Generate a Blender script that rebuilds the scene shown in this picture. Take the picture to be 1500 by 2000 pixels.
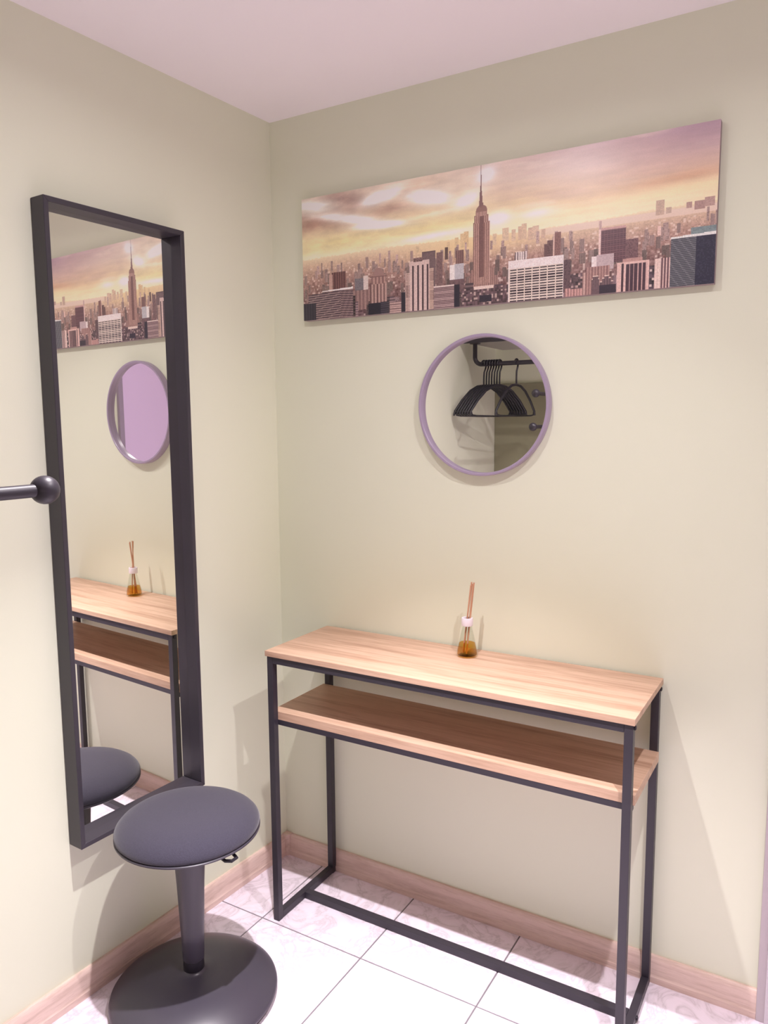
import bpy, bmesh, math, random
import numpy as np
from mathutils import Vector, Matrix
random.seed(7)
for o in list(bpy.data.objects):
    bpy.data.objects.remove(o, do_unlink=True)
S = bpy.context.scene
COL = S.collection

# ------------------------------------------------------------------ camera
H = 2.30                      # ceiling height
WA = 0.0501                   # the left wall is not quite square to the back wall
YR = -2.02                    # rear wall
XR = 2.32                     # right wall
cam_d = bpy.data.cameras.new('camera')
cam = bpy.data.objects.new('camera', cam_d)
COL.objects.link(cam)
S.camera = cam
yaw, pitch, roll = 0.5376, -0.1214, -0.0077
fw = Vector((-math.sin(yaw) * math.cos(pitch), math.cos(yaw) * math.cos(pitch), math.sin(pitch)))
rt = Vector((math.cos(yaw), math.sin(yaw), 0))
up = rt.cross(fw)
r2 = rt * math.cos(roll) + up * math.sin(roll)
u2 = up * math.cos(roll) - rt * math.sin(roll)
mw = Matrix((r2, u2, -fw)).transposed().to_4x4()
mw.translation = Vector((1.5087, -1.8835, 1.4144))
cam.matrix_world = mw
cam_d.sensor_fit = 'VERTICAL'
cam_d.sensor_height = 36.0
cam_d.lens = 1489.8 / 2000 * 36
cam_d.shift_y = 7.0 / 2000
cam_d.clip_start = 0.02

# ------------------------------------------------------------------ world and exposure
W = bpy.data.worlds.new('world')
S.world = W
W.use_nodes = True
W.node_tree.nodes['Background'].inputs[0].default_value = (0.9, 0.88, 0.92, 1)
W.node_tree.nodes['Background'].inputs[1].default_value = 0.1
S.view_settings.view_transform = 'Standard'
S.view_settings.look = 'None'
S.view_settings.exposure = 0.04
S.view_settings.gamma = 1.0
S.view_settings.use_curve_mapping = False
S.cycles.max_bounces = 14
S.cycles.diffuse_bounces = 10
S.cycles.glossy_bounces = 8
# each downlight: (watts, spread, swivel) of its spill and of its reflector beams, degrees
LAMP_RAYS = [[(5.0, 165, 0), (10.8, 66, 0)],
             [(3.4, 165, 0), (5.8, 100, 24), (4.6, 60, 0)]]
LAMP_COLOR = (1.0, 0.925, 0.96)
LAMPS = [(0.72, -0.85), (1.50, -0.85)]


# ------------------------------------------------------------------ helpers
def lin(c):
    return tuple(((x / 255) / 12.92 if x / 255 <= 0.04045 else ((x / 255 + 0.055) / 1.055) ** 2.4) for x in c)


def new_mat(name, rgb, rough=0.5, metal=0.0, spec=0.5):
    m = bpy.data.materials.new(name)
    m.use_nodes = True
    b = m.node_tree.nodes['Principled BSDF']
    b.inputs['Base Color'].default_value = (*rgb, 1)
    b.inputs['Roughness'].default_value = rough
    b.inputs['Metallic'].default_value = metal
    b.inputs['Specular IOR Level'].default_value = spec
    return m


class NT:
    def __init__(self, m):
        self.m = m
        self.t = m.node_tree
        self.b = self.t.nodes['Principled BSDF']

    def n(self, kind, **kw):
        x = self.t.nodes.new(kind)
        for k, v in kw.items():
            if k in x.inputs:
                x.inputs[k].default_value = v
            else:
                setattr(x, k, v)
        return x

    def l(self, a, b):
        self.t.links.new(a, b)

    def coord(self, scale=(1, 1, 1), kind='Object'):
        tc = self.n('ShaderNodeTexCoord')
        mp = self.n('ShaderNodeMapping')
        mp.inputs['Scale'].default_value = scale
        self.l(tc.outputs[kind], mp.inputs['Vector'])
        return mp.outputs[0]

    def ramp(self, fac, stops):
        r = self.n('ShaderNodeValToRGB')
        e = r.color_ramp.elements
        while len(e) < len(stops):
            e.new(0.5)
        for q, (p, c) in zip(e, stops):
            q.position = p
            q.color = (*c, 1)
        self.l(fac, r.inputs[0])
        return r.outputs[0]

    def bump(self, fac, strength, dist=0.001):
        bp = self.n('ShaderNodeBump')
        bp.inputs['Strength'].default_value = strength
        bp.inputs['Distance'].default_value = dist
        self.l(fac, bp.inputs['Height'])
        self.l(bp.outputs[0], self.b.inputs['Normal'])


def mul(c, k):
    return tuple(x * k for x in c)


# ---- materials
PAINT = (0.785, 0.815, 0.66)


def paint_mat(name, rgb):
    m = new_mat(name, rgb, 0.75, 0, 0.25)
    t = NT(m)
    co = t.coord((1, 1, 1))
    n1 = t.n('ShaderNodeTexNoise', Scale=1.3, Detail=3.0)
    t.l(co, n1.inputs['Vector'])
    c = t.ramp(n1.outputs['Fac'], [(0.3, mul(rgb, 0.985)), (0.7, mul(rgb, 1.015))])
    t.l(c, t.b.inputs['Base Color'])
    n2 = t.n('ShaderNodeTexNoise', Scale=260.0, Detail=3.0)
    t.l(co, n2.inputs['Vector'])
    t.bump(n2.outputs['Fac'], 0.08, 0.001)
    return m


M = {}
M['wall'] = paint_mat('sage_wall_paint', PAINT)
M['wall_dark'] = paint_mat('dark_olive_board', (0.30, 0.29, 0.20))
M['ceiling'] = paint_mat('ceiling_paint', (0.96, 0.925, 0.985))


def wood_mat(name, dark, mid, light, axis_scale, rough=0.45):
    m = new_mat(name, mid, rough, 0, 0.35)
    t = NT(m)
    co = t.coord(axis_scale)
    n1 = t.n('ShaderNodeTexNoise', Scale=1.0, Detail=6.0, Roughness=0.6, Distortion=0.25)
    t.l(co, n1.inputs['Vector'])
    co2 = t.coord(tuple(s * 4.2 for s in axis_scale))
    n2 = t.n('ShaderNodeTexNoise', Scale=1.0, Detail=4.0, Roughness=0.7)
    t.l(co2, n2.inputs['Vector'])
    mx = t.n('ShaderNodeMix', data_type='FLOAT')
    mx.inputs[0].default_value = 0.38
    t.l(n1.outputs['Fac'], mx.inputs[2])
    t.l(n2.outputs['Fac'], mx.inputs[3])
    c = t.ramp(mx.outputs[0], [(0.30, dark), (0.44, mid), (0.55, light), (0.72, mid)])
    t.l(c, t.b.inputs['Base Color'])
    t.bump(n2.outputs['Fac'], 0.12, 0.001)
    return m


M['oak'] = wood_mat('sonoma_oak_laminate', (0.36, 0.21, 0.14), (0.52, 0.335, 0.235), (0.64, 0.44, 0.32), (1.7, 30, 30))
M['skirt_x'] = wood_mat('oak_skirting', (0.52, 0.365, 0.31), (0.68, 0.505, 0.445), (0.78, 0.60, 0.54), (5, 70, 70), 0.4)
M['skirt_y'] = wood_mat('oak_skirting_side', (0.52, 0.365, 0.31), (0.68, 0.505, 0.445), (0.78, 0.60, 0.54), (70, 5, 70), 0.4)

# floor tile: white with faint marble veins
m = new_mat('marbled_tile', (0.78, 0.73, 0.78), 0.22, 0, 0.5)
t = NT(m)
co = t.coord((1, 1, 1))
oi = t.n('ShaderNodeObjectInfo')
ad = t.n('ShaderNodeVectorMath', operation='MULTIPLY_ADD')
ad.inputs[1].default_value = (1, 1, 1)
cb = t.n('ShaderNodeCombineXYZ')
ml = t.n('ShaderNodeMath', operation='MULTIPLY')
ml.inputs[1].default_value = 37.0
t.l(oi.outputs['Random'], ml.inputs[0])
t.l(ml.outputs[0], cb.inputs[0])
t.l(ml.outputs[0], cb.inputs[2])
t.l(co, ad.inputs[0])
t.l(cb.outputs[0], ad.inputs[2])
n1 = t.n('ShaderNodeTexNoise', Scale=9.0, Detail=7.0, Roughness=0.62, Distortion=1.4)
t.l(ad.outputs[0], n1.inputs['Vector'])
sb = t.n('ShaderNodeMath', operation='SUBTRACT')
sb.inputs[1].default_value = 0.5
ab = t.n('ShaderNodeMath', operation='ABSOLUTE')
t.l(n1.outputs['Fac'], sb.inputs[0])
t.l(sb.outputs[0], ab.inputs[0])
c = t.ramp(ab.outputs[0], [(0.0, (0.64, 0.565, 0.64)), (0.03, (0.76, 0.68, 0.765)), (0.10, (0.84, 0.75, 0.855))])
t.l(c, t.b.inputs['Base Color'])
M['tile'] = m
M['grout'] = new_mat('grout', (0.20, 0.18, 0.20), 0.9)

M['metal'] = new_mat('black_powder_coat', (0.033, 0.028, 0.040), 0.42, 0, 0.5)
t = NT(M['metal'])
n1 = t.n('ShaderNodeTexNoise', Scale=600.0, Detail=2.0)
t.l(t.coord(), n1.inputs['Vector'])
t.bump(n1.outputs['Fac'], 0.08, 0.0005)
M['frame'] = new_mat('charcoal_mirror_frame', (0.043, 0.037, 0.050), 0.45, 0, 0.5)
M['plastic'] = new_mat('black_plastic', (0.052, 0.046, 0.064), 0.34, 0, 0.5)
M['plastic_dark'] = new_mat('black_rubber', (0.018, 0.015, 0.024), 0.5, 0, 0.4)
M['lilac'] = new_mat('lilac_lacquer', (0.38, 0.31, 0.43), 0.3, 0, 0.5)
M['door'] = new_mat('lilac_door_paint', (0.80, 0.62, 0.95), 0.45, 0, 0.4)
M['white_door'] = new_mat('white_door_paint', (0.62, 0.57, 0.62), 0.45, 0, 0.4)
M['casing'] = new_mat('casing_paint', (0.50, 0.44, 0.47), 0.45, 0, 0.4)
M['steel'] = new_mat('brushed_steel', (0.55, 0.55, 0.57), 0.3, 1.0)
M['mirror'] = new_mat('silvered_glass', (0.93, 0.93, 0.90), 0.0, 1.0)
M['white'] = new_mat('white_plastic', (0.78, 0.72, 0.80), 0.4)
M['reed'] = new_mat('rattan_reed', (0.56, 0.30, 0.19), 0.7)
M['hanger'] = new_mat('hanger_plastic', (0.022, 0.020, 0.028), 0.4)
M['shelf_grey'] = new_mat('grey_shelf_board', (0.42, 0.40, 0.36), 0.6)
M['canvas_back'] = new_mat('canvas_edge', (0.34, 0.26, 0.28), 0.8)
for k in ('reed',):
    t = NT(M[k])
    n1 = t.n('ShaderNodeTexNoise', Scale=400.0, Detail=2.0)
    t.l(t.coord((1, 1, 0.1)), n1.inputs['Vector'])
    t.bump(n1.outputs['Fac'], 0.3, 0.0005)

# seat fabric: woven charcoal
m = new_mat('charcoal_seat_fabric', (0.050, 0.042, 0.060), 0.92, 0, 0.15)
t = NT(m)
n1 = t.n('ShaderNodeTexNoise', Scale=900.0, Detail=2.0)
t.l(t.coord(), n1.inputs['Vector'])
c = t.ramp(n1.outputs['Fac'], [(0.3, (0.036, 0.033, 0.050)), (0.7, (0.062, 0.057, 0.084))])
t.l(c, t.b.inputs['Base Color'])
t.bump(n1.outputs['Fac'], 0.5, 0.001)
t.b.inputs['Sheen Weight'].default_value = 0.25
t.b.inputs['Sheen Roughness'].default_value = 0.5
M['fabric'] = m


def clear_mat(name, tint, ior):
    m = bpy.data.materials.new(name)
    m.use_nodes = True
    t = m.node_tree
    t.nodes.remove(t.nodes['Principled BSDF'])
    out = t.nodes['Material Output']
    tr = t.nodes.new('ShaderNodeBsdfTransparent')
    tr.inputs[0].default_value = (*tint, 1)
    gl = t.nodes.new('ShaderNodeBsdfGlossy')
    gl.inputs['Roughness'].default_value = 0.03
    fr = t.nodes.new('ShaderNodeLayerWeight')
    fr.inputs['Blend'].default_value = 0.12
    pw = t.nodes.new('ShaderNodeMath')
    pw.operation = 'MULTIPLY'
    pw.inputs[1].default_value = ior
    t.links.new(fr.outputs['Facing'], pw.inputs[0])
    mx = t.nodes.new('ShaderNodeMixShader')
    t.links.new(pw.outputs[0], mx.inputs[0])
    t.links.new(tr.outputs[0], mx.inputs[1])
    t.links.new(gl.outputs[0], mx.inputs[2])
    t.links.new(mx.outputs[0], out.inputs[0])
    return m


M['glass'] = clear_mat('clear_bottle_glass', (0.955, 0.965, 0.95), 0.45)
M['liquid'] = clear_mat('amber_fragrance_oil', (0.93, 0.66, 0.26), 0.2)
m = bpy.data.materials.new('lamp_glow')
m.use_nodes = True
b = m.node_tree.nodes['Principled BSDF']
b.inputs['Emission Color'].default_value = (1, 0.95, 0.97, 1)
b.inputs['Emission Strength'].default_value = 6
M['glow'] = m


# ---- mesh helpers
def obj(name, bm, mat, parent=None, smooth=False, bevel=0.0, seg=2):
    if bevel > 0:
        bmesh.ops.bevel(bm, geom=[e for e in bm.edges], offset=bevel, segments=seg, profile=0.7, affect='EDGES', clamp_overlap=True)
    bmesh.ops.recalc_face_normals(bm, faces=bm.faces[:])
    me = bpy.data.meshes.new(name)
    bm.to_mesh(me)
    bm.free()
    if smooth:
        for p in me.polygons:
            p.use_smooth = True
        me.set_sharp_from_angle(angle=math.radians(38))
    me.materials.append(mat)
    o = bpy.data.objects.new(name, me)
    COL.objects.link(o)
    if parent:
        o.parent = parent
    return o


def thing(name, label, cat, loc=(0, 0, 0), rz=0.0, group=None):
    o = bpy.data.objects.new(name, None)
    o.empty_display_size = 0.05
    COL.objects.link(o)
    o.location = loc
    o.rotation_euler = (0, 0, rz)
    o['label'] = label
    o['category'] = cat
    if group:
        o['group'] = group
    return o


def struct(o, label=None):
    o['kind'] = 'structure'
    if label:
        o['label'] = label
    return o


def box(x0, x1, y0, y1, z0, z1, bm=None):
    bm = bm or bmesh.new()
    vs = [bm.verts.new((x, y, z)) for x in (x0, x1) for y in (y0, y1) for z in (z0, z1)]
    for f in ((0, 1, 3, 2), (4, 6, 7, 5), (0, 4, 5, 1), (2, 3, 7, 6), (0, 2, 6, 4), (1, 5, 7, 3)):
        bm.faces.new([vs[i] for i in f])
    return bm


def prism(poly, z0, z1):
    bm = bmesh.new()
    a = [bm.verts.new((x, y, z0)) for x, y in poly]
    b = [bm.verts.new((x, y, z1)) for x, y in poly]
    n = len(poly)
    bm.faces.new(a)
    bm.faces.new(b)
    for i in range(n):
        bm.faces.new((a[i], a[(i + 1) % n], b[(i + 1) % n], b[i]))
    return bm


def lathe(prof, n=64, bm=None):
    """prof: list of (r, z); r = 0 closes the end."""
    bm = bm or bmesh.new()
    rings = []
    for r, z in prof:
        if r < 1e-6:
            rings.append([bm.verts.new((0, 0, z))])
        else:
            rings.append([bm.verts.new((r * math.cos(2 * math.pi * i / n), r * math.sin(2 * math.pi * i / n), z)) for i in range(n)])
    for a, b in zip(rings, rings[1:]):
        for i in range(n):
            j = (i + 1) % n
            if len(a) == 1 and len(b) == 1:
                continue
            if len(a) == 1:
                bm.faces.new((a[0], b[i], b[j]))
            elif len(b) == 1:
                bm.faces.new((a[i], a[j], b[0]))
            else:
                bm.faces.new((a[i], a[j], b[j], b[i]))
    return bm


def tube(pts, r, n=12, bm=None, cap=True):
    bm = bm or bmesh.new()
    pts = [Vector(p) for p in pts]
    rings = []
    prev = None
    for i, p in enumerate(pts):
        d = (pts[min(i + 1, len(pts) - 1)] - pts[max(i - 1, 0)]).normalized()
        if prev is None:
            a = d.orthogonal().normalized()
        else:
            a = (prev - d * prev.dot(d)).normalized()
        prev = a
        b = d.cross(a)
        rr = r[i] if isinstance(r, (list, tuple)) else r
        rings.append([bm.verts.new(p + (a * math.cos(2 * math.pi * k / n) + b * math.sin(2 * math.pi * k / n)) * rr) for k in range(n)])
    for a, b in zip(rings, rings[1:]):
        for k in range(n):
            bm.faces.new((a[k], a[(k + 1) % n], b[(k + 1) % n], b[k]))
    if cap:
        bm.faces.new(rings[0])
        bm.faces.new(rings[-1])
    return bm


def arc(c, r, a0, a1, n, ax, ay):
    c, ax, ay = Vector(c), Vector(ax), Vector(ay)
    return [c + ax * r * math.cos(a0 + (a1 - a0) * i / n) + ay * r * math.sin(a0 + (a1 - a0) * i / n) for i in range(n + 1)]


def dup(root, loc, rz, label=None):
    r = root.copy()
    COL.objects.link(r)
    r.location = loc
    r.rotation_euler = (0, 0, rz)
    if label:
        r['label'] = label
    for ch in list(root.children):
        c = ch.copy()
        COL.objects.link(c)
        c.parent = r
        for g in list(ch.children):
            q = g.copy()
            COL.objects.link(q)
            q.parent = c
    return r


def wx(y):
    """x of the left wall's face at y"""
    return WA * y


# ------------------------------------------------------------------ room shell
TH = 0.12
floor = struct(obj('floor', prism([(0, 0), (wx(YR), YR), (XR, YR), (XR, 0)], -0.05, -0.002), M['grout']))
ceiling = struct(obj('ceiling', prism([(-0.25, TH), (-0.35, YR - TH), (XR + TH, YR - TH), (XR + TH, TH)], H, H + 0.1), M['ceiling']))
struct(obj('wall_left', prism([(0, 0), (wx(YR), YR), (wx(YR) - TH, YR), (-TH, 0)], -0.05, H), M['wall']))
struct(obj('wall_right', prism([(XR, 0), (XR + TH, 0), (XR + TH, YR), (XR, YR)], -0.05, H), M['wall']))
struct(obj('wall_rear', prism([(-0.3, YR), (-0.3, YR - TH), (XR + TH, YR - TH), (XR + TH, YR)], -0.05, H), M['wall']))
struct(obj('wall_back', prism([(-TH, 0), (-TH, TH), (XR + TH, TH), (XR + TH, 0)], -0.05, H), M['wall']))

# floor tiles, each its own object, cut where they meet the walls
TS, TX, TY, G = 0.3347, 0.1531, -0.3119, 0.0020


def clip_poly(poly, a, b, c):
    """keep a*x + b*y <= c"""
    out = []
    for i in range(len(poly)):
        p, q = poly[i], poly[(i + 1) % len(poly)]
        fp, fq = a * p[0] + b * p[1] - c, a * q[0] + b * q[1] - c
        if fp <= 0:
            out.append(p)
        if fp * fq < 0:
            s = fp / (fp - fq)
            out.append((p[0] + s * (q[0] - p[0]), p[1] + s * (q[1] - p[1])))
    return out


full = None
for i in range(-2, 8):
    for j in range(-6, 2):
        x0, y0 = TX + i * TS, TY + j * TS
        x1, y1 = x0 + TS, y0 + TS
        P = [(x0 + G, y0 + G), (x1 - G, y0 + G), (x1 - G, y1 - G), (x0 + G, y1 - G)]
        Q = clip_poly(P, 0, 1, -0.0005)
        Q = clip_poly(Q, 0, -1, -YR) if Q else Q
        Q = clip_poly(Q, 1, 0, XR) if Q else Q
        Q = clip_poly(Q, -1, WA, 0) if Q else Q
        if len(Q) < 3:
            continue
        ar = abs(sum(Q[k][0] * Q[(k + 1) % len(Q)][1] - Q[(k + 1) % len(Q)][0] * Q[k][1] for k in range(len(Q)))) / 2
        if ar < 1e-4:
            continue
        if Q == P and full is not None:
            o = bpy.data.objects.new('tile', full)
            COL.objects.link(o)
            o.parent = floor
            o.location = (x0, y0, 0)
            continue
        bm = prism([(a - x0, b - y0) for a, b in Q], -0.008, 0.0)
        top = [e for e in bm.edges if all(abs(v.co.z) < 1e-6 for v in e.verts)]
        bmesh.ops.bevel(bm, geom=top, offset=0.0009, segments=1, affect='EDGES')
        o = obj('tile', bm, M['tile'], floor)
        o.location = (x0, y0, 0)
        if Q == P:
            full = o.data

# skirting boards with a stepped profile
HB = 0.069
prof = [(0.0, 0.0), (0.0165, 0.0), (0.0165, 0.016), (0.0145, 0.0185), (0.0138, 0.024), (0.0130, 0.056), (0.0105, HB - 0.003), (0.007, HB), (0.0, HB)]


def skirting(name, p0, p1, nrm, mat):
    bm = bmesh.new()
    e = []
    for p in (p0, p1):
        e.append([bm.verts.new((p[0] + nrm[0] * d, p[1] + nrm[1] * d, z)) for d, z in prof])
    n = len(prof)
    for i in range(n):
        bm.faces.new((e[0][i], e[0][(i + 1) % n], e[1][(i + 1) % n], e[1][i]))
    bm.faces.new(e[0])
    bm.faces.new(e[1])
    return obj(name, bm, mat, smooth=True)


XC = 1.412     # where the door casing on the back wall begins
bb = struct(skirting('baseboard_back', (0.020, 0.0), (XC - 0.0142, 0.0), (0, -1), M['skirt_x']))
cap = skirting('end_cap', (XC - 0.0142, 0.0), (XC - 0.0002, 0.0), (0, -1.06), M['skirt_x'])
cap.parent = bb
bl = struct(skirting('baseboard_left', (wx(-0.018), -0.018), (wx(YR), YR), (1, -WA), M['skirt_y']))
cp = obj('corner_piece', prism([(0.0, -0.0005), (0.0245, -0.0005), (0.0245, -0.016), (0.021, -0.021), (0.016, -0.0245), (wx(-0.024), -0.0245)], 0, HB + 0.0025), M['skirt_x'], bl, bevel=0.001)

# door casing and white door on the back wall, at the right edge of the picture
trim = struct(obj('trim_1', box(XC, XC + 0.020, -0.020, -0.0003, 0, 2.08), M['casing'], bevel=0.0025))
cs = obj('casing_face', box(XC + 0.018, XC + 0.075, -0.026, -0.0003, 0, 2.08), M['white_door'], trim, bevel=0.003)
obj('casing_face', box(XC + 0.875, XC + 0.900, -0.026, -0.0003, 0, 2.08), M['white_door'], trim, bevel=0.003)
obj('casing_head', box(XC, XC + 0.900, -0.0265, -0.0003, 2.081, 2.15), M['white_door'], trim, bevel=0.003)
d1 = struct(obj('door_1', box(XC + 0.077, XC + 0.873, -0.016, -0.0005, 0.006, 2.078), M['white_door'], bevel=0.002))
hb_ = lathe([(0, 0), (0.022, 0), (0.022, 0.006), (0.009, 0.008), (0.009, 0.045), (0, 0.045)], 24)
hnd = obj('handle', hb_, M['steel'], d1, smooth=True)
hnd.rotation_euler = (math.pi / 2, 0, 0)
hnd.location = (XC + 0.80, -0.0155, 1.02)
lev = obj('lever', tube([(0, 0, 0.040), (-0.06, 0, 0.043), (-0.115, 0, 0.040)], 0.008, 12), M['steel'], hnd, smooth=True)

# lilac door in the right wall, seen doubly reflected in the small mirror
dy1, dy0 = -1.045, -1.93
t2 = struct(obj('trim_2', box(XR - 0.024, XR - 0.0003, dy1 - 0.012, dy1 + 0.018, 0, 2.08), M['lilac'], bevel=0.003))
obj('casing_face', box(XR - 0.024, XR - 0.0003, dy0 - 0.05, dy0 + 0.012, 0, 2.08), M['lilac'], t2, bevel=0.003)
obj('casing_head', box(XR - 0.0245, XR - 0.0003, dy0 - 0.05, dy1 + 0.05, 2.081, 2.14), M['lilac'], t2, bevel=0.003)
d2 = struct(obj('door_2', box(XR - 0.014, XR - 0.0005, dy0 + 0.013, dy1 - 0.013, 0.006, 2.078), M['door'], bevel=0.002))
hnd = obj('handle', lathe([(0, 0), (0.022, 0), (0.022, 0.006), (0.009, 0.008), (0.009, 0.045), (0, 0.045)], 24), M['steel'], d2, smooth=True)
hnd.rotation_euler = (0, -math.pi / 2, 0)
hnd.location = (XR - 0.0135, -1.83, 1.02)
obj('lever', tube([(0, 0, 0.040), (0, 0.06, 0.043), (0, 0.115, 0.040)], 0.008, 12), M['steel'], hnd, smooth=True)

# guessed board, dark olive, over the lower rear wall behind the hanging arms
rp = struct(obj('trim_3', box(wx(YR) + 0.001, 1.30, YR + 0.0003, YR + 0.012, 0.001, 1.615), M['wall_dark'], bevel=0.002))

# ------------------------------------------------------------------ ceiling downlights
dl = None
for k, (lx, ly) in enumerate(LAMPS):
    lab = ['round recessed ceiling downlight above the console table and stool', 'round recessed ceiling downlight nearer the doors'][k]
    r = thing('ceiling_downlight', lab, 'downlight', (lx, ly, H - 0.012), 0, 'recessed ceiling downlights')
    obj('trim_ring', lathe([(0.041, 0.0115), (0.041, 0.002), (0.046, 0.0), (0.056, 0.004), (0.058, 0.0115)], 48), M['white'], r, smooth=True)
    obj('lamp_lens', lathe([(0, 0.009), (0.040, 0.009), (0.040, 0.0115), (0, 0.0115)], 48), M['glow'], r)
    for pw, sprd, tlt in LAMP_RAYS[k]:
        ld = bpy.data.lights.new('downlight_lamp', 'AREA')
        ld.shape = 'DISK'
        ld.size = 0.032
        ld.energy = pw
        ld.spread = math.radians(sprd)
        ld.color = LAMP_COLOR
        lo = bpy.data.objects.new('downlight_lamp', ld)
        COL.objects.link(lo)
        lo.parent = r
        lo.location = (0, 0, 0.006)
        lo.rotation_euler = (0, math.radians(tlt), 0)

# ------------------------------------------------------------------ tall mirror on the left wall
my0, my1, mz0, mz1, md = -0.7855, -0.3912, 0.4072, 1.9072, 0.0474
yc = (my0 + my1) / 2
mir = thing('wall_mirror', 'tall narrow rectangular mirror in a deep charcoal frame on the left wall', 'mirror', (wx(yc) + 0.0008, yc, mz0), -math.atan(WA))
hw, mh, fw_ = (my1 - my0) / 2, mz1 - mz0, 0.0125


def frame_piece(a, b, c, e):
    """mitred piece between outer corners a, b and inner corners c, e in the mirror's plane (y, z)"""
    bm = bmesh.new()
    f = [bm.verts.new((0.0, *p)) for p in (a, b, e, c)]
    g = [bm.verts.new((md, *p)) for p in (a, b, e, c)]
    bm.faces.new(f)
    bm.faces.new(g)
    for i in range(4):
        bm.faces.new((f[i], f[(i + 1) % 4], g[(i + 1) % 4], g[i]))
    return bm


oc = [(-hw, 0), (hw, 0), (hw, mh), (-hw, mh)]
ic = [(-hw + fw_, fw_), (hw - fw_, fw_), (hw - fw_, mh - fw_), (-hw + fw_, mh - fw_)]
for i in range(4):
    j = (i + 1) % 4
    obj('frame_rail', frame_piece(oc[i], oc[j], ic[i], ic[j]), M['frame'], mir, bevel=0.0012, seg=1)
obj('mirror_glass', box(0.006, 0.0098, -hw + fw_ + 0.0002, hw - fw_ - 0.0002, fw_ + 0.0002, mh - fw_ - 0.0002), M['mirror'], mir)

# ------------------------------------------------------------------ round mirror on the back wall
rm = thing('round_mirror', 'small round mirror in a thin lilac frame above the console table', 'mirror', (0.6965, -0.0005, 1.4565))
R0 = 0.1845
fr = obj('frame', lathe([(R0 - 0.0085, 0.0), (R0 - 0.001, 0.0), (R0, 0.001), (R0, 0.0225), (R0 - 0.0015, 0.0245), (R0 - 0.0065, 0.0245), (R0 - 0.008, 0.023), (R0 - 0.0085, 0.010), (R0 - 0.0085, 0.0)], 128), M['lilac'], rm, smooth=True)
gl = obj('mirror_glass', lathe([(0, 0.004), (R0 - 0.0087, 0.004), (R0 - 0.0087, 0.0095), (0, 0.0095)], 128), M['mirror'], rm)
for o in (fr, gl):
    o.rotation_euler = (math.pi / 2, 0, 0)


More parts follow.
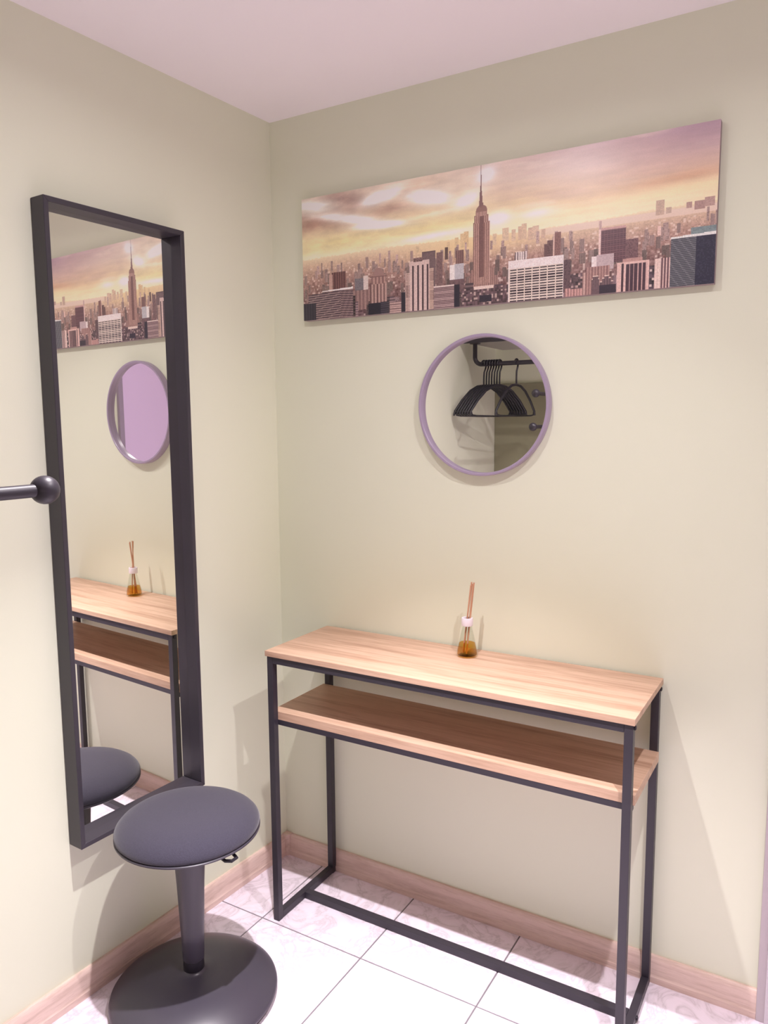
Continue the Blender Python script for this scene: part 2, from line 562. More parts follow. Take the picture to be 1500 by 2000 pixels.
# ------------------------------------------------------------------ canvas print of a skyline (flat print painted in code)
def paint_print(nx, nz):
    rng = np.random.default_rng(5)
    u, v = np.meshgrid((np.arange(nx) + 0.5) / nx, (np.arange(nz) + 0.5) / nz, indexing='xy')
    asp = 1.1223 / 0.3434

    def vnoise(fx, fy, seed, oct_=4):
        g = np.random.default_rng(seed)
        out = np.zeros_like(u)
        amp, tot = 1.0, 0.0
        for k in range(oct_):
            gx, gy = int(fx * 2 ** k) + 2, int(fy * 2 ** k) + 2
            t = g.random((gy + 1, gx + 1))
            X, Y = u * (gx - 1), v * (gy - 1)
            i, j = np.floor(X).astype(int), np.floor(Y).astype(int)
            a, b = X - i, Y - j
            a, b = a * a * (3 - 2 * a), b * b * (3 - 2 * b)
            out += amp * ((t[j, i] * (1 - a) + t[j, i + 1] * a) * (1 - b) + (t[j + 1, i] * (1 - a) + t[j + 1, i + 1] * a) * b)
            tot += amp
            amp *= 0.55
        return out / tot

    def ss(a, b, x):
        q = np.clip((x - a) / (b - a), 0, 1)
        return q * q * (3 - 2 * q)

    img = np.zeros((nz, nx, 3))

    def C(*c):
        return np.array(c, float)

    def mixin(mask, col):
        nonlocal img
        img = img * (1 - mask[..., None]) + np.asarray(col) * mask[..., None]

    # sky: yellow low, tan, mauve towards the upper right
    stops_v = [0.48, 0.56, 0.64, 0.74, 0.86, 1.0]
    left = [(243, 224, 192), (240, 216, 170), (231, 203, 158), (228, 196, 162), (232, 204, 182), (228, 198, 180)]
    right = [(244, 216, 180), (238, 206, 170), (226, 186, 152), (214, 172, 152), (206, 168, 162), (196, 158, 164)]
    L = np.stack([np.interp(v, stops_v, [c[k] for c in left]) for k in range(3)], -1)
    Rr = np.stack([np.interp(v, stops_v, [c[k] for c in right]) for k in range(3)], -1)
    w = ss(0.35, 0.95, u)[..., None]
    img = L * (1 - w) + Rr * w

    def blob(cu, cv, su, sv, tilt=0.0):
        du = u - cu
        dv = v - cv - tilt * du
        return np.exp(-(du / su) ** 2 - (dv / sv) ** 2)

    wisp = 1.6 * vnoise(14, 10, 11, 6) - 0.3
    wisp2 = 1.9 * vnoise(8, 18, 12, 6) - 0.45
    # dark cloud bands on the left
    mixin(np.clip(blob(0.02, 0.80, 0.13, 0.075, -0.25) * 1.1 * (0.5 + wisp), 0, 1) * 0.85, C(168, 122, 108))
    mixin(np.clip(blob(0.13, 0.92, 0.06, 0.075, -0.5) * 1.2 * (0.4 + wisp), 0, 1) * 0.9, C(150, 112, 106))
    mixin(np.clip(blob(0.20, 0.83, 0.12, 0.07, -0.25) * (0.3 + wisp), 0, 1) * 0.55, C(190, 146, 126))
    mixin(np.clip(blob(0.27, 0.80, 0.06, 0.04, 0.15) * (0.3 + wisp), 0, 1) * 0.6, C(170, 128, 114))
    mixin(np.clip(blob(0.31, 0.92, 0.07, 0.05, 0.3) * (0.4 + wisp2), 0, 1) * 0.5, C(206, 160, 130))
    # bright breaks
    mixin(np.clip(blob(0.03, 0.925, 0.07, 0.05, -0.55) * (0.6 + wisp2) * 1.1, 0, 1), C(250, 236, 232))
    mixin(np.clip(blob(0.13, 0.79, 0.10, 0.035, -0.65) * (0.6 + wisp2) * 1.2, 0, 1), C(252, 238, 234))
    mixin(np.clip(blob(0.235, 0.695, 0.07, 0.028, -0.2) * (0.7 + wisp2) * 1.2, 0, 1), C(252, 240, 236))
    mixin(np.clip(blob(0.235, 0.905, 0.05, 0.045, 0.5) * (0.5 + wisp) * 1.3, 0, 1), C(252, 240, 240))
    mixin(np.clip(blob(0.365, 0.84, 0.05, 0.05, -0.6) * (0.5 + wisp) * 1.3, 0, 1), C(252, 242, 244))
    mixin(np.clip(blob(0.42, 0.72, 0.09, 0.022, 0.15) * (0.4 + wisp2) * 1.2, 0, 1), C(250, 228, 200))
    mixin(np.clip(blob(0.47, 0.78, 0.03, 0.05, 0.8) * (0.5 + wisp) * 1.2, 0, 1), C(252, 236, 222))
    mixin(np.clip(blob(0.515, 0.93, 0.022, 0.055, 0.6) * 1.1, 0, 1), C(248, 234, 240))
    mixin(np.clip(blob(0.54, 0.605, 0.035, 0.05) * 1.1, 0, 1), C(254, 244, 232))
    mixin(np.clip(blob(0.636, 0.60, 0.045, 0.04) * 0.9, 0, 1), C(252, 238, 220))
    mixin(np.clip(blob(0.38, 0.55, 0.10, 0.025, 0.1), 0, 1), C(252, 236, 214))
    mixin(np.clip(blob(0.36, 0.615, 0.10, 0.03) * (0.5 + wisp2), 0, 1) * 0.55, C(234, 204, 146))
    mixin(np.clip(blob(0.12, 0.60, 0.10, 0.04) * (0.5 + wisp2), 0, 1) * 0.5, C(234, 206, 146))
    # soft drifts over the right half
    drift = ss(0.45, 0.75, vnoise(6, 9, 21, 5)) * ss(0.45, 0.62, u) * ss(0.58, 0.72, v)
    mixin(drift * 0.28, C(196, 156, 150))
    drift = ss(0.55, 0.8, vnoise(7, 14, 22, 5)) * ss(0.5, 0.6, u) * ss(0.55, 0.7, v)
    mixin(drift * 0.4, C(236, 206, 192))
    mixin(np.clip(blob(0.95, 0.69, 0.12, 0.03, 0.15) * (0.5 + wisp2), 0, 1) * 0.6, C(206, 150, 118))
    mixin(np.clip(blob(0.95, 0.62, 0.2, 0.04, 0.12), 0, 1) * 0.7, C(244, 214, 170))
    mixin(np.clip(blob(0.99, 0.98, 0.10, 0.13), 0, 1) * 0.5, C(164, 128, 142))

    fine = vnoise(22, 16, 31, 6) - 0.5
    streak = vnoise(7, 40, 32, 5) - 0.5
    img = np.clip(img * (1 + 0.04 + 0.20 * fine * (1 - 0.6 * ss(0.3, 0.6, u)) + 0.07 * streak)[..., None], 0, 255)

    # the city plain: pale and hazy at the horizon, dark and busy in front
    hor = 0.50 + 0.012 * np.sin(u * 7) + 0.01 * ss(0.6, 0.95, u)
    depth = np.clip((hor - v) / 0.5, 0, 1)
    cell = rng.random((170, 420))
    ii = np.clip((v * 170).astype(int), 0, 169)
    jj = np.clip((u * 420).astype(int), 0, 419)
    sp1 = cell[ii, jj]
    cell2 = rng.random((70, 210))
    sp2 = cell2[np.clip((v * 70).astype(int), 0, 69), np.clip((u * 210).astype(int), 0, 209)]
    cell3 = rng.random((32, 130))
    sp3 = cell3[np.clip((v * 32).astype(int), 0, 31), np.clip((u * 130).astype(int), 0, 129)]
    s = sp1 * (0.5 - 0.3 * depth) + sp2 * 0.35 + sp3 * (0.15 + 0.3 * depth)
    s = s - 0.5
    far_c = np.stack([np.interp(depth, [0, 0.12, 0.35, 0.7, 1], [238, 216, 176, 132, 104]),
                      np.interp(depth, [0, 0.12, 0.35, 0.7, 1], [206, 176, 132, 94, 74]),
                      np.interp(depth, [0, 0.12, 0.35, 0.7, 1], [172, 150, 120, 92, 78])], -1)
    amp = np.interp(depth, [0, 0.1, 0.4, 1], [6, 30, 78, 110])
    city = np.clip(far_c + (s * amp)[..., None] * C(1.0, 0.92, 0.88), 22, 250)
    lit = (sp2 > 0.9) & (depth > 0.15)
    city[lit] = city[lit] * 0.4 + C(232, 200, 188) * 0.6
    # warm haze under the bright breaks
    hz = (blob(0.47, 0.45, 0.16, 0.09) * 0.75)[..., None]
    city = city * (1 - hz) + C(240, 200, 150) * hz
    # river on the right
    riv = (ss(0.008, 0.016, 0.035 - np.abs(v - (0.465 + 0.03 * (u - 0.7)))) * ss(0.55, 0.72, u))[..., None] * 0.85
    city = city * (1 - riv) + C(232, 196, 180) * riv
    below = ss(-0.006, 0.006, hor - v + (sp2 - 0.5) * 0.012)
    img = img * (1 - below[..., None]) + city * below[..., None]

    def rect(u0, u1, v0, v1, col, style=None, c2=None, n=6, rows=10, duty=0.5, shade=True, sl=0.0):
        """a building face; style: 'v' vertical strips, 'h' floors, 'g' window grid; sl slants the roof line"""
        nonlocal img
        top = v1 + sl * ((u - u0) / (u1 - u0) - 0.5)
        mk = (u >= u0) & (u < u1) & (v >= v0) & (v < top)
        if not mk.any():
            return
        a = (u - u0) / (u1 - u0)
        b = (top - v) / (v1 - v0)
        f = np.broadcast_to(C(*col), img.shape).copy()
        f *= (1 + 0.10 * (sp1 - 0.5))[..., None]
        if style == 'v':
            q = (a * n) % 1 < duty
            f[q] = C(*c2) * (1 + 0.12 * (sp1[q] - 0.5))[..., None]
        elif style == 'h':
            q = (b * rows) % 1 < duty
            f[q] = C(*c2)
        elif style == 'g':
            q = ((a * n) % 1 > 0.14) & ((b * rows) % 1 > 1 - duty)
            f[q] = C(*c2)
        elif style == 'c':
            f *= (0.55 + 0.75 * sp2 + 0.35 * sp3)[..., None]
            q = sp2 > 0.86
            f[q] = C(*c2)
        elif style == 's':
            q = sp1 > 0.72
            f[q] = C(*c2)
        img[mk] = f[mk]

    # far hazy towers
    for (a, b, c, e, col) in [(0.555, 0.570, 0.44, 0.531, (226, 188, 160)), (0.577, 0.586, 0.43, 0.512, (224, 184, 158)), (0.592, 0.601, 0.43, 0.525, (220, 178, 152)),
                              (0.600, 0.612, 0.43, 0.541, (224, 184, 156)), (0.615, 0.626, 0.42, 0.507, (218, 176, 152)), (0.626, 0.639, 0.42, 0.516, (222, 182, 158)), (0.645, 0.655, 0.42, 0.483, (216, 174, 152)),
                              (0.451, 0.461, 0.43, 0.535, (230, 190, 148)), (0.461, 0.472, 0.43, 0.547, (226, 184, 142)), (0.437, 0.447, 0.43, 0.511, (228, 188, 146)), (0.416, 0.424, 0.42, 0.49, (226, 186, 146)), (0.531, 0.541, 0.42, 0.50, (224, 186, 156)),
                              (0.335, 0.343, 0.44, 0.487, (222, 184, 148)), (0.885, 0.901, 0.47, 0.564, (206, 168, 148)), (0.943, 0.954, 0.489, 0.528, (186, 144, 134)), (0.958, 0.978, 0.474, 0.526, (180, 138, 130)), (0.977, 0.995, 0.484, 0.540, (190, 148, 138)), (0.905, 0.915, 0.475, 0.51, (206, 170, 152))]:
        rect(a, b, c, e, col, 's', tuple(x * 0.93 for x in col))
    for k in range(170):         # small hazy blocks across the plain
        a = rng.random()
        h0 = 0.44 - 0.26 * (k / 170) + 0.03 * rng.random()
        wd = 0.004 + 0.004 * rng.random() + 0.010 * (k / 170) * rng.random()
        dd = (0.5 - h0) / 0.5
        g = 205 - 150 * dd + 50 * (rng.random() - 0.5)
        rect(a, a + wd, h0 - 0.06, h0 + 0.03 * rng.random(), (g, g * 0.80, g * 0.76), 'v' if k % 2 else 's', (g * 0.84, g * 0.66, g * 0.63), n=3)
    # mid distance
    rect(0.091, 0.134, 0.22, 0.372, (128, 84, 80), 'v', (92, 58, 60), n=6)
    rect(0.083, 0.093, 0.22, 0.355, (196, 150, 138))
    rect(0.160, 0.186, 0.19, 0.299, (128, 114, 118), 's', (112, 98, 104))
    rect(0.186, 0.200, 0.20, 0.315, (222, 192, 184))
    rect(0.150, 0.205, 0.05, 0.205, (164, 124, 118), 'v', (134, 98, 96), n=5)
    rect(0.351, 0.387, 0.10, 0.438, (122, 94, 94), 's', (110, 84, 86))
    rect(0.351, 0.387, 0.432, 0.440, (96, 72, 74))
    rect(0.389, 0.406, 0.10, 0.420, (132, 98, 96), 's', (112, 82, 82))
    rect(0.412, 0.420, 0.36, 0.452, (100, 74, 72))
    rect(0.441, 0.461, 0.26, 0.415, (142, 104, 98), 'v', (112, 78, 76), n=4)
    rect(0.424, 0.437, 0.20, 0.313, (236, 212, 206))
    rect(0.437, 0.460, 0.20, 0.320, (192, 176, 178))
    rect(0.424, 0.462, 0.12, 0.205, (120, 88, 90), 's', (96, 70, 74))
    rect(0.652, 0.661, 0.28, 0.380, (112, 78, 78))
    rect(0.659, 0.672, 0.28, 0.402, (118, 84, 82), 's', (96, 66, 66))
    rect(0.672, 0.676, 0.29, 0.438, (214, 170, 156))
    rect(0.676, 0.690, 0.29, 0.450, (142, 98, 92), 's', (124, 84, 80))
    rect(0.771, 0.776, 0.20, 0.428, (234, 192, 182))
    rect(0.776, 0.827, 0.20, 0.420, (120, 80, 84), 'g', (92, 60, 68), n=8, rows=16, duty=0.6)
    rect(0.776, 0.827, 0.42, 0.436, (202, 150, 144))
    rect(0.827, 0.852, 0.18, 0.34, (126, 88, 90), 's', (104, 70, 74))
    rect(0.89, 0.896, 0.34, 0.40, (228, 184, 172))
    # the tall stepped tower with its spire
    rect(0.472, 0.545, 0.12, 0.205, (166, 124, 116), 'v', (132, 96, 92), n=16)
    rect(0.478, 0.536, 0.13, 0.260, (176, 132, 122), 'v', (138, 98, 92), n=12)
    rect(0.484, 0.524, 0.15, 0.600, (190, 144, 132), 'v', (142, 100, 92), n=9)
    rect(0.4865, 0.5215, 0.59, 0.648, (192, 146, 134), 'v', (146, 104, 96), n=8)
    rect(0.490, 0.518, 0.64, 0.680, (196, 150, 138), 'v', (156, 112, 102), n=7)
    rect(0.499, 0.510, 0.20, 0.64, (138, 96, 90), 'v', (116, 80, 78), n=3)
    dome = ((u - 0.504) / 0.0135) ** 2 + ((v - 0.678) / 0.042) ** 2 < 1
    img[dome & (v > 0.672)] = C(150, 108, 100)
    rect(0.4990, 0.5085, 0.70, 0.735, (142, 102, 96))
    tap = np.abs(u - 0.5020) < np.interp(v, [0.72, 0.80, 0.83, 0.90, 1.0], [0.0042, 0.0030, 0.0016, 0.0011, 0.0005])
    img[tap & (v > 0.71)] = C(134, 96, 94)
    # foreground clutter
    for k in range(90):
        a = rng.random()
        wd = 0.006 + 0.016 * rng.random()
        h0 = 0.02 + 0.15 * rng.random()
        g = 60 + 120 * rng.random()
        rect(a, a + wd, 0, h0, (g, g * 0.78, g * 0.78), ['v', 'h', 's'][k % 3], (g * 0.6, g * 0.46, g * 0.5), n=4, rows=6)
    rect(0.455, 0.570, 0.0, 0.125, (92, 68, 72), 'c', (186, 152, 144))
    rect(0.486, 0.535, 0.115, 0.135, (228, 192, 180))
    rect(0.50, 0.53, 0.02, 0.07, (50, 40, 52))
    # foreground towers
    rect(0.016, 0.118, 0.0, 0.215, (164, 132, 128), 'h', (84, 62, 70), rows=12, duty=0.55, sl=0.012)
    rect(0.118, 0.155, 0.0, 0.235, (150, 118, 116), 'h', (92, 68, 74), rows=12, duty=0.5, sl=-0.01)
    rect(0.060, 0.155, 0.222, 0.236, (240, 216, 212), sl=0.01)
    rect(0.0, 0.040, 0.0, 0.140, (44, 38, 50), 'v', (66, 54, 64), n=5, duty=0.3)
    rect(0.205, 0.254, 0.06, 0.250, (186, 144, 134), 'v', (112, 76, 76), n=5, duty=0.4)
    rect(0.209, 0.250, 0.24, 0.305, (182, 138, 128), 'v', (138, 98, 94), n=4)
    ed = ((u - 0.230) / 0.0155) ** 2 + ((v - 0.302) / 0.062) ** 2 < 1
    img[ed & (v > 0.298)] = C(160, 118, 112)
    rect(0.205, 0.254, 0.292, 0.300, (126, 88, 86))
    rect(0.200, 0.236, 0.0, 0.090, (40, 34, 46))
    rect(0.236, 0.259, 0.0, 0.095, (78, 66, 76), 'h', (48, 40, 50), rows=6)
    rect(0.262, 0.300, 0.0, 0.085, (196, 156, 148), 'h', (116, 82, 84), rows=5, duty=0.4)
    rect(0.294, 0.307, 0.0, 0.150, (46, 38, 50))
    rect(0.306, 0.318, 0.0, 0.290, (210, 170, 158), 'g', (112, 78, 78), n=3, rows=26, duty=0.5)
    rect(0.371, 0.382, 0.0, 0.310, (206, 166, 150), 'g', (112, 78, 78), n=3, rows=28, duty=0.5)
    rect(0.318, 0.371, 0.0, 0.380, (216, 178, 170))
    for q in (0.325, 0.338, 0.351, 0.364):
        rect(q, q + 0.0045, 0.0, 0.345, (78, 54, 60))
    rect(0.328, 0.352, 0.372, 0.400, (140, 104, 100), 's', (96, 70, 72))
    rect(0.383, 0.436, 0.0, 0.160, (186, 150, 146), 'h', (112, 80, 84), rows=13, duty=0.55)
    rect(0.383, 0.436, 0.158, 0.170, (224, 192, 184))
    rect(0.436, 0.450, 0.0, 0.166, (44, 36, 48))
    rect(0.585, 0.613, 0.29, 0.347, (228, 200, 194), 'v', (104, 78, 80), n=5, duty=0.35)
    rect(0.697, 0.712, 0.03, 0.255, (104, 76, 80), 's', (84, 60, 66))
    rect(0.570, 0.697, 0.0, 0.290, (238, 210, 206))
    rect(0.5715, 0.695, 0.0, 0.236, (226, 196, 184), 'g', (50, 34, 44), n=7, rows=13, duty=0.52)
    rect(0.70, 0.757, 0.0, 0.055, (206, 152, 144), 'v', (160, 110, 108), n=9, duty=0.4)
    rect(0.712, 0.745, 0.05, 0.150, (96, 72, 76), 'c', (190, 150, 144))
    rect(0.757, 0.768, 0.16, 0.255, (238, 208, 204))
    rect(0.768, 0.804, 0.16, 0.262, (200, 168, 168), 's', (188, 156, 158))
    rect(0.738, 0.762, 0.0, 0.150, (206, 162, 152), 'v', (158, 114, 108), n=4, duty=0.4)
    rect(0.745, 0.795, 0.0, 0.185, (180, 134, 126), 'v', (142, 98, 96), n=8, duty=0.45)
    for (q0, q1, qh) in ((0.758, 0.775, 0.105), (0.761, 0.772, 0.125), (0.776, 0.803, 0.085), (0.780, 0.799, 0.105), (0.785, 0.794, 0.120)):
        rect(q0, q1, 0.0, qh, (128, 96, 98), 'v', (92, 68, 74), n=5, duty=0.5)
        rect(q0, q1, qh - 0.008, qh, (222, 184, 172))
    rect(0.775, 0.809, 0.0, 0.055, (58, 44, 56))
    rect(0.810, 0.876, 0.0, 0.195, (226, 178, 168))
    rect(0.8195, 0.8245, 0.0, 0.185, (80, 52, 60))
    rect(0.829, 0.871, 0.0, 0.178, (206, 158, 150), 'v', (78, 52, 62), n=5, duty=0.78)
    rect(0.822, 0.862, 0.195, 0.215, (192, 140, 132))
    rect(0.876, 0.888, 0.0, 0.15, (80, 60, 68), 'c', (214, 180, 172))
    rect(0.886, 0.917, 0.0, 0.193, (222, 180, 170), 'v', (112, 76, 82), n=5, duty=0.6)
    rect(0.886, 0.896, 0.0, 0.193, (236, 196, 186), 'v', (222, 180, 170), n=2)
    rect(0.954, 1.0, 0.30, 0.362, (132, 138, 138), 's', (118, 124, 126))
    rect(0.916, 0.964, 0.0, 0.312, (74, 70, 78), 'h', (122, 114, 118), rows=26, duty=0.42, sl=0.012)
    rect(0.964, 1.0, 0.0, 0.305, (46, 42, 60), 's', (58, 54, 72))
    rect(0.916, 1.0, 0.308, 0.322, (232, 216, 210), sl=0.008)
    # light printed grain
    img *= (1 + 0.03 * (rng.random(img.shape[:2]) - 0.5))[..., None]
    img = np.clip(img, 0, 255) / 255
    return np.where(img <= 0.04045, img / 12.92, ((img + 0.055) / 1.055) ** 2.4)


PRINT_GAIN = np.array([1.08, 1.27, 1.30])
px0, px1, pz0, pz1, pt = 0.1283, 1.2506, 1.7139, 2.0573, 0.020
cv = thing('canvas_print', 'long canvas print of a city skyline at sunset high on the back wall', 'picture', (px0, -0.001, pz0))
PW, PH = px1 - px0, pz1 - pz0
nx, nz = 860, 264
img = paint_print(nx, nz)
gx, gz = np.meshgrid(np.linspace(0, PW, nx + 1), np.linspace(0, PH, nz + 1), indexing='xy')
co = np.stack([gx, np.full_like(gx, -pt), gz], -1).reshape(-1, 3)
idx = np.arange((nx + 1) * (nz + 1)).reshape(nz + 1, nx + 1)
quads = np.stack([idx[:-1, :-1], idx[:-1, 1:], idx[1:, 1:], idx[1:, :-1]], -1).reshape(-1, 4)
me = bpy.data.meshes.new('printed_canvas')
me.vertices.add(len(co))
me.vertices.foreach_set('co', co.ravel())
me.loops.add(quads.size)
me.loops.foreach_set('vertex_index', quads.ravel().astype(np.int32))
me.polygons.add(len(quads))
me.polygons.foreach_set('loop_start', np.arange(0, quads.size, 4, dtype=np.int32))
me.update()
att = me.color_attributes.new('print', 'FLOAT_COLOR', 'CORNER')
cc = np.ones((len(quads), 4, 4), np.float32)
cc[:, :, :3] = np.clip(img.reshape(-1, 3) * PRINT_GAIN, 0, 0.95)[:, None, :]
att.data.foreach_set('color', cc.ravel())
m = new_mat('printed_canvas_ink', (0.5, 0.4, 0.4), 0.33, 0, 0.7)
t = NT(m)
ca = t.n('ShaderNodeVertexColor', layer_name='print')
t.l(ca.outputs[0], t.b.inputs['Base Color'])
wv = t.n('ShaderNodeTexNoise', Scale=1.0, Detail=2.0)
t.l(t.coord((900, 900, 250)), wv.inputs['Vector'])
t.bump(wv.outputs['Fac'], 0.12, 0.0008)
me.materials.append(m)
po = bpy.data.objects.new('printed_canvas', me)
COL.objects.link(po)
po.parent = cv
obj('stretcher_frame', box(0.0002, PW - 0.0002, -pt + 0.0003, 0, 0.0002, PH - 0.0002), M['canvas_back'], cv)

# ------------------------------------------------------------------ console table
tx0, tx1, tyb, tyf, tz = 0.1837, 1.1742, -0.0086, -0.3065, 0.7957
tb = thing('console_table', 'narrow console table with oak top and shelf on a thin black metal frame', 'table', ((tx0 + tx1) / 2, (tyb + tyf) / 2, 0))
hx, hy = (tx1 - tx0) / 2, (tyb - tyf) / 2
TT = 0.015
top = obj('table_top', box(-hx, hx, -hy, hy, tz - TT, tz), M['oak'], tb, bevel=0.0012, seg=2)
LT = 0.019
ins = 0.004
lx, ly = hx - ins, hy - ins
for sx in (-1, 1):
    for sy in (-1, 1):
        xa, xb = sorted((sx * lx, sx * (lx - LT)))
        ya, yb = sorted((sy * ly, sy * (ly - LT)))
        lg = obj('leg', box(xa, xb, ya, yb, 0.0, tz - TT - 0.0003), M['metal'], tb, bevel=0.0014, seg=2)
    # low side rail between front and rear leg
    xa, xb = sorted((sx * lx, sx * (lx - LT)))
    obj('foot_rail', box(xa, xb, -ly + LT + 0.0003, ly - LT - 0.0003, 0.002, 0.002 + LT), M['metal'], tb, bevel=0.0014)
for sy in (-1, 1):
    ya, yb = sorted((sy * ly, sy * (ly - LT)))
    obj('top_rail', box(-lx + LT + 0.0003, lx - LT - 0.0003, ya, yb, tz - TT - 0.0195, tz - TT - 0.0004), M['metal'], tb, bevel=0.0012)
SZ = 0.6185
for sy in (-1, 1):
    ya, yb = sorted((sy * (ly - LT - 0.0004), sy * (ly - LT - 0.0150)))
    obj('shelf_rail', box(-lx + 0.001, lx - 0.001, ya, yb, SZ - 0.0235 - 0.0150, SZ - 0.0238), M['metal'], tb, bevel=0.0012)
obj('shelf', box(-hx, hx, -ly + LT + 0.0004, ly - LT - 0.0004, SZ - 0.0235, SZ), M['oak'], tb, bevel=0.0012)
obj('stretcher', box(-lx + LT + 0.0003, lx - LT - 0.0003, -0.021, 0.0, 0.002, 0.021), M['metal'], tb, bevel=0.0014)
# little bracket tongues and bolts at the ends of top and shelf
for sx in (-1, 1):
    for sy in (-1, 1):
        yq = sy * (ly - LT / 2)
        for zq, n_ in ((tz - TT - 0.008, 'bolt'),):
            bt = obj(n_, lathe([(0, 0), (0.0055, 0), (0.0055, 0.0025), (0.0035, 0.004), (0, 0.004)], 16), M['plastic_dark'], tb, smooth=True)
            bt.rotation_euler = (0, sx * math.pi / 2, 0)
            bt.location = (sx * (lx + 0.0001), yq, zq)
for sx in (-1, 1):
    bt = obj('bolt', lathe([(0, 0), (0.0055, 0), (0.0055, 0.0025), (0.0035, 0.004), (0, 0.004)], 16), M['plastic_dark'], tb, smooth=True)
    bt.rotation_euler = (0, sx * math.pi / 2, 0)
    bt.location = (sx * (lx + 0.0001), -0.0105, 0.0115)

# ------------------------------------------------------------------ reed diffuser
rd = thing('reed_diffuser', 'small glass reed diffuser with amber oil and white collar on the console table', 'diffuser', (0.6865, -0.078, tz + 0.0003))
obj('bottle', lathe([(0, 0), (0.0265, 0), (0.0282, 0.0015), (0.0284, 0.005), (0.0270, 0.018), (0.0135, 0.077), (0.0122, 0.083), (0.0122, 0.094), (0.0105, 0.094), (0.0105, 0.083), (0.0118, 0.077), (0.0252, 0.018), (0.0262, 0.005), (0.0250, 0.004), (0, 0.004)], 48), M['glass'], rd, smooth=True)
obj('fragrance_oil', lathe([(0, 0.0043), (0.0248, 0.0043), (0.0259, 0.0055), (0.0249, 0.018), (0.0209, 0.0355), (0, 0.0355)], 48), M['liquid'], rd, smooth=True)
obj('collar', lathe([(0.0124, 0.083), (0.0148, 0.083), (0.0154, 0.085), (0.0154, 0.101), (0.0146, 0.1035), (0.0100, 0.1035), (0.0092, 0.102), (0.0092, 0.096), (0.0124, 0.095)], 48), M['white'], rd, smooth=True)
for (bx, by, tx_, ty_, tzz) in ((-0.010, -0.004, 0.0085, 0.008, 0.199), (-0.004, 0.006, 0.0150, 0.002, 0.196), (0.002, -0.008, 0.0125, 0.014, 0.197), (-0.012, 0.004, 0.011, -0.002, 0.193)):
    obj('reed', tube([(bx, by, 0.008), ((bx + tx_) / 2, (by + ty_) / 2, (tzz + 0.008) / 2), (tx_, ty_, tzz)], 0.0021, 10), M['reed'], rd, smooth=True)

# ------------------------------------------------------------------ wobble stool
st = thing('wobble_stool', 'round black stool with padded fabric seat and domed base before the tall mirror', 'stool', (0.204, -0.632, 0))
RB = 0.2035
obj('base', lathe([(0, 0.004), (0.185, 0.004), (RB - 0.004, 0.010), (RB, 0.018), (RB - 0.0015, 0.024), (RB - 0.005, 0.0270), (0.190, 0.0340), (0.178, 0.0410), (0.162, 0.0490), (0.142, 0.0570), (0.118, 0.0640), (0.090, 0.0690), (0.060, 0.0715), (0.035, 0.0730), (0.028, 0.0760), (0.026, 0.0790), (0, 0.0790)], 128), M['plastic'], st, smooth=True)
obj('foot_ring', lathe([(0.160, 0.0), (0.188, 0.0), (0.192, 0.0015), (0.192, 0.0038), (0.160, 0.0038)], 96), M['plastic_dark'], st, smooth=True)
obj('column_collar', lathe([(0, 0.078), (0.0245, 0.078), (0.0255, 0.080), (0.0250, 0.103), (0, 0.103)], 64), M['plastic_dark'], st, smooth=True)
obj('column', lathe([(0, 0.1032), (0.0245, 0.1032), (0.0262, 0.106), (0.0285, 0.180), (0.0330, 0.300), (0.0385, 0.400), (0.0420, 0.428), (0, 0.428)], 64), M['plastic'], st, smooth=True)
RS = 0.172
obj('seat_shell', lathe([(0, 0.4285), (0.060, 0.4285), (0.140, 0.432), (RS - 0.006, 0.4375), (RS, 0.4415), (RS, 0.4445), (RS - 0.003, 0.4465), (0, 0.4465)], 128), M['plastic'], st, smooth=True)
sp = [(0, 0.4468), (RS - 0.004, 0.4468), (RS - 0.0012, 0.4500), (RS - 0.0005, 0.4545), (RS - 0.003, 0.4605), (RS - 0.009, 0.4675), (RS - 0.020, 0.4750), (RS - 0.040, 0.4825), (RS - 0.070, 0.4875), (RS - 0.110, 0.4900), (0.020, 0.4905), (0, 0.4905)]
obj('seat_cushion', lathe(sp, 128), M['fabric'], st, smooth=True)
hl = tube([(0.085, 0.060, 0.428), (0.118, 0.062, 0.424), (0.140, 0.072, 0.4245), (0.147, 0.086, 0.4255), (0.138, 0.098, 0.4260), (0.112, 0.090, 0.4265), (0.085, 0.078, 0.428)], 0.004, 10)
obj('height_lever', hl, M['plastic_dark'], st, smooth=True).rotation_euler = (0, 0, -0.72)

# ------------------------------------------------------------------ hanging corner behind the camera (seen in the round mirror)
sh = thing('closet_shelf', 'grey closet shelf with a black front edge above the clothes hangers', 'shelf', (0.60, YR, 1.792))
x_l = wx(-1.7) + 0.022 - 0.60
obj('board', box(x_l, 0.70, 0.0005, 0.500, 0, 0.020), M['shelf_grey'], sh, bevel=0.001)
obj('edge_strip', box(x_l, 0.70, 0.5003, 0.512, -0.008, 0.024), M['metal'], sh, bevel=0.001)
YRAIL, ZRAIL = -1.60, 1.69
cr = thing('clothes_rail', 'black bent tube clothes rail hung under the closet shelf', 'rail', (0.0, YRAIL, ZRAIL))
xl_, xr_, rb = -0.035, 1.10, 0.035
pts = [(xl_, 0, 0.099), (xl_, 0, rb)] + [tuple(p) for p in arc((xl_ + rb, 0, rb), rb, math.pi, 1.5 * math.pi, 8, (1, 0, 0), (0, 0, 1))][1:]
pts += [tuple(p) for p in arc((xr_ - rb, 0, rb), rb, 1.5 * math.pi, 2 * math.pi, 8, (1, 0, 0), (0, 0, 1))] + [(xr_, 0, 0.099)]
obj('tube', tube(pts, 0.0105, 16), M['metal'], cr, smooth=True)
for x in (xl_, xr_):
    f = obj('flange', lathe([(0.0107, 0), (0.026, 0), (0.026, 0.0035), (0.0107, 0.0035)], 32), M['metal'], cr, smooth=True)
    f.location = (x, 0, 0.0982)


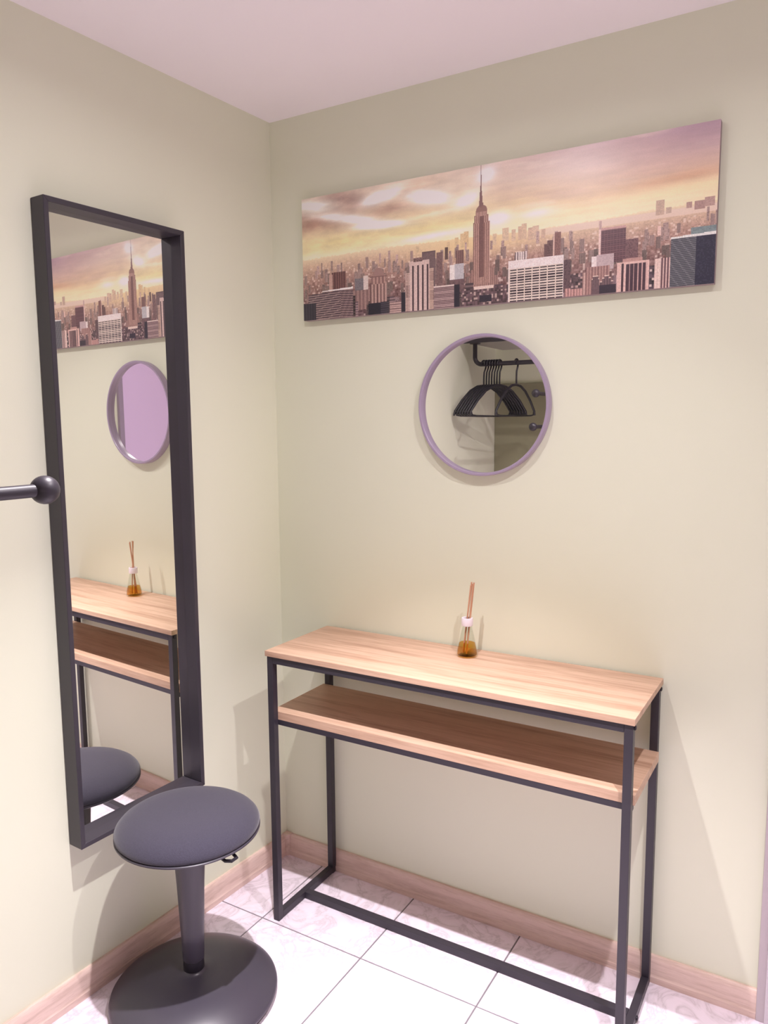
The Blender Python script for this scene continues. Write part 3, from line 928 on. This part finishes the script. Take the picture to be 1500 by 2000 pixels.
def make_hanger(label):
    h = thing('clothes_hanger', label, 'hanger', (0, 0, 0), 0, 'black hangers on the clothes rail')
    # origin at the point where the hook rests on the rail; hanger lies in the local y-z plane
    hook = arc((0, 0, 0.0), 0.0165, -0.45, math.pi + 0.1, 12, (0, 1, 0), (0, 0, 1)) + [Vector((0, -0.012, -0.020)), Vector((0, -0.002, -0.040)), Vector((0, 0, -0.070)), Vector((0, 0, -0.108))]
    obj('hook', tube(hook, 0.0042, 10), M['hanger'], h, smooth=True)
    arm = [(0, -0.205, -0.246), (0, -0.198, -0.226), (0, -0.150, -0.174), (0, -0.095, -0.130), (0, -0.045, -0.108), (0, 0, -0.103), (0, 0.045, -0.108), (0, 0.095, -0.130), (0, 0.150, -0.174), (0, 0.198, -0.226), (0, 0.205, -0.246)]
    obj('shoulder_arms', tube(arm, [0.004, 0.0055, 0.0058, 0.006, 0.0062, 0.0064, 0.0062, 0.006, 0.0058, 0.0055, 0.004], 12), M['hanger'], h, smooth=True)
    obj('trouser_bar', tube([(0, -0.196, -0.226), (0, -0.188, -0.244), (0, -0.16, -0.248), (0, 0, -0.250), (0, 0.16, -0.248), (0, 0.188, -0.244), (0, 0.196, -0.226)], 0.0038, 10), M['hanger'], h, smooth=True)
    return h


hx0 = make_hanger('black plastic clothes hanger hanging apart from the bunch on the rail')
hx0.location = (0.178, YRAIL, ZRAIL + 0.0003)
hx0.rotation_euler = (0, 0, 0.10)
hs = [0.012, 0.0255, 0.039, 0.0525, 0.066, 0.0795, 0.093]
HLAB = ['black clothes hanger nearest the wall in the bunch on the rail'] + ['black clothes hanger in the rail bunch, %s from the wall' % q for q in ('second', 'third', 'fourth', 'fifth', 'sixth', 'seventh and last')]
for i, x in enumerate(hs):
    dup(hx0, (x, YRAIL, ZRAIL + 0.0003), 0.33, HLAB[i])


def make_arm(label, x, z, tip):
    a = thing('coat_peg', label, 'peg', (x, YR + 0.0122, z), 0, 'ball tipped black pegs on the rear wall')
    L = tip - (YR + 0.0122)
    obj('rod', tube([(0, 0.004, 0), (0, L / 2, 0), (0, L, 0)], 0.0082, 16), M['metal'], a, smooth=True)
    n = 16
    prof_ = [(0.0178 * math.sin(math.pi * i / n), -0.0178 * math.cos(math.pi * i / n)) for i in range(n + 1)]
    prof_[0] = (0, -0.0178)
    prof_[-1] = (0, 0.0178)
    b_ = obj('ball_tip', lathe(prof_, 32), M['metal'], a, smooth=True)
    b_.location = (0, L, 0)
    f_ = obj('wall_flange', lathe([(0, 0), (0.024, 0), (0.024, 0.004), (0.010, 0.007), (0, 0.007)], 32), M['metal'], a, smooth=True)
    f_.rotation_euler = (-math.pi / 2, 0, 0)
    return a


make_arm('long black peg with ball tip reaching in from the left edge', 0.668, 1.335, -1.291)
make_arm('upper ball tipped black peg seen in the round mirror', 0.385, 1.533, -1.290)
make_arm('lower ball tipped black peg seen in the round mirror', 0.375, 1.391, -1.290)
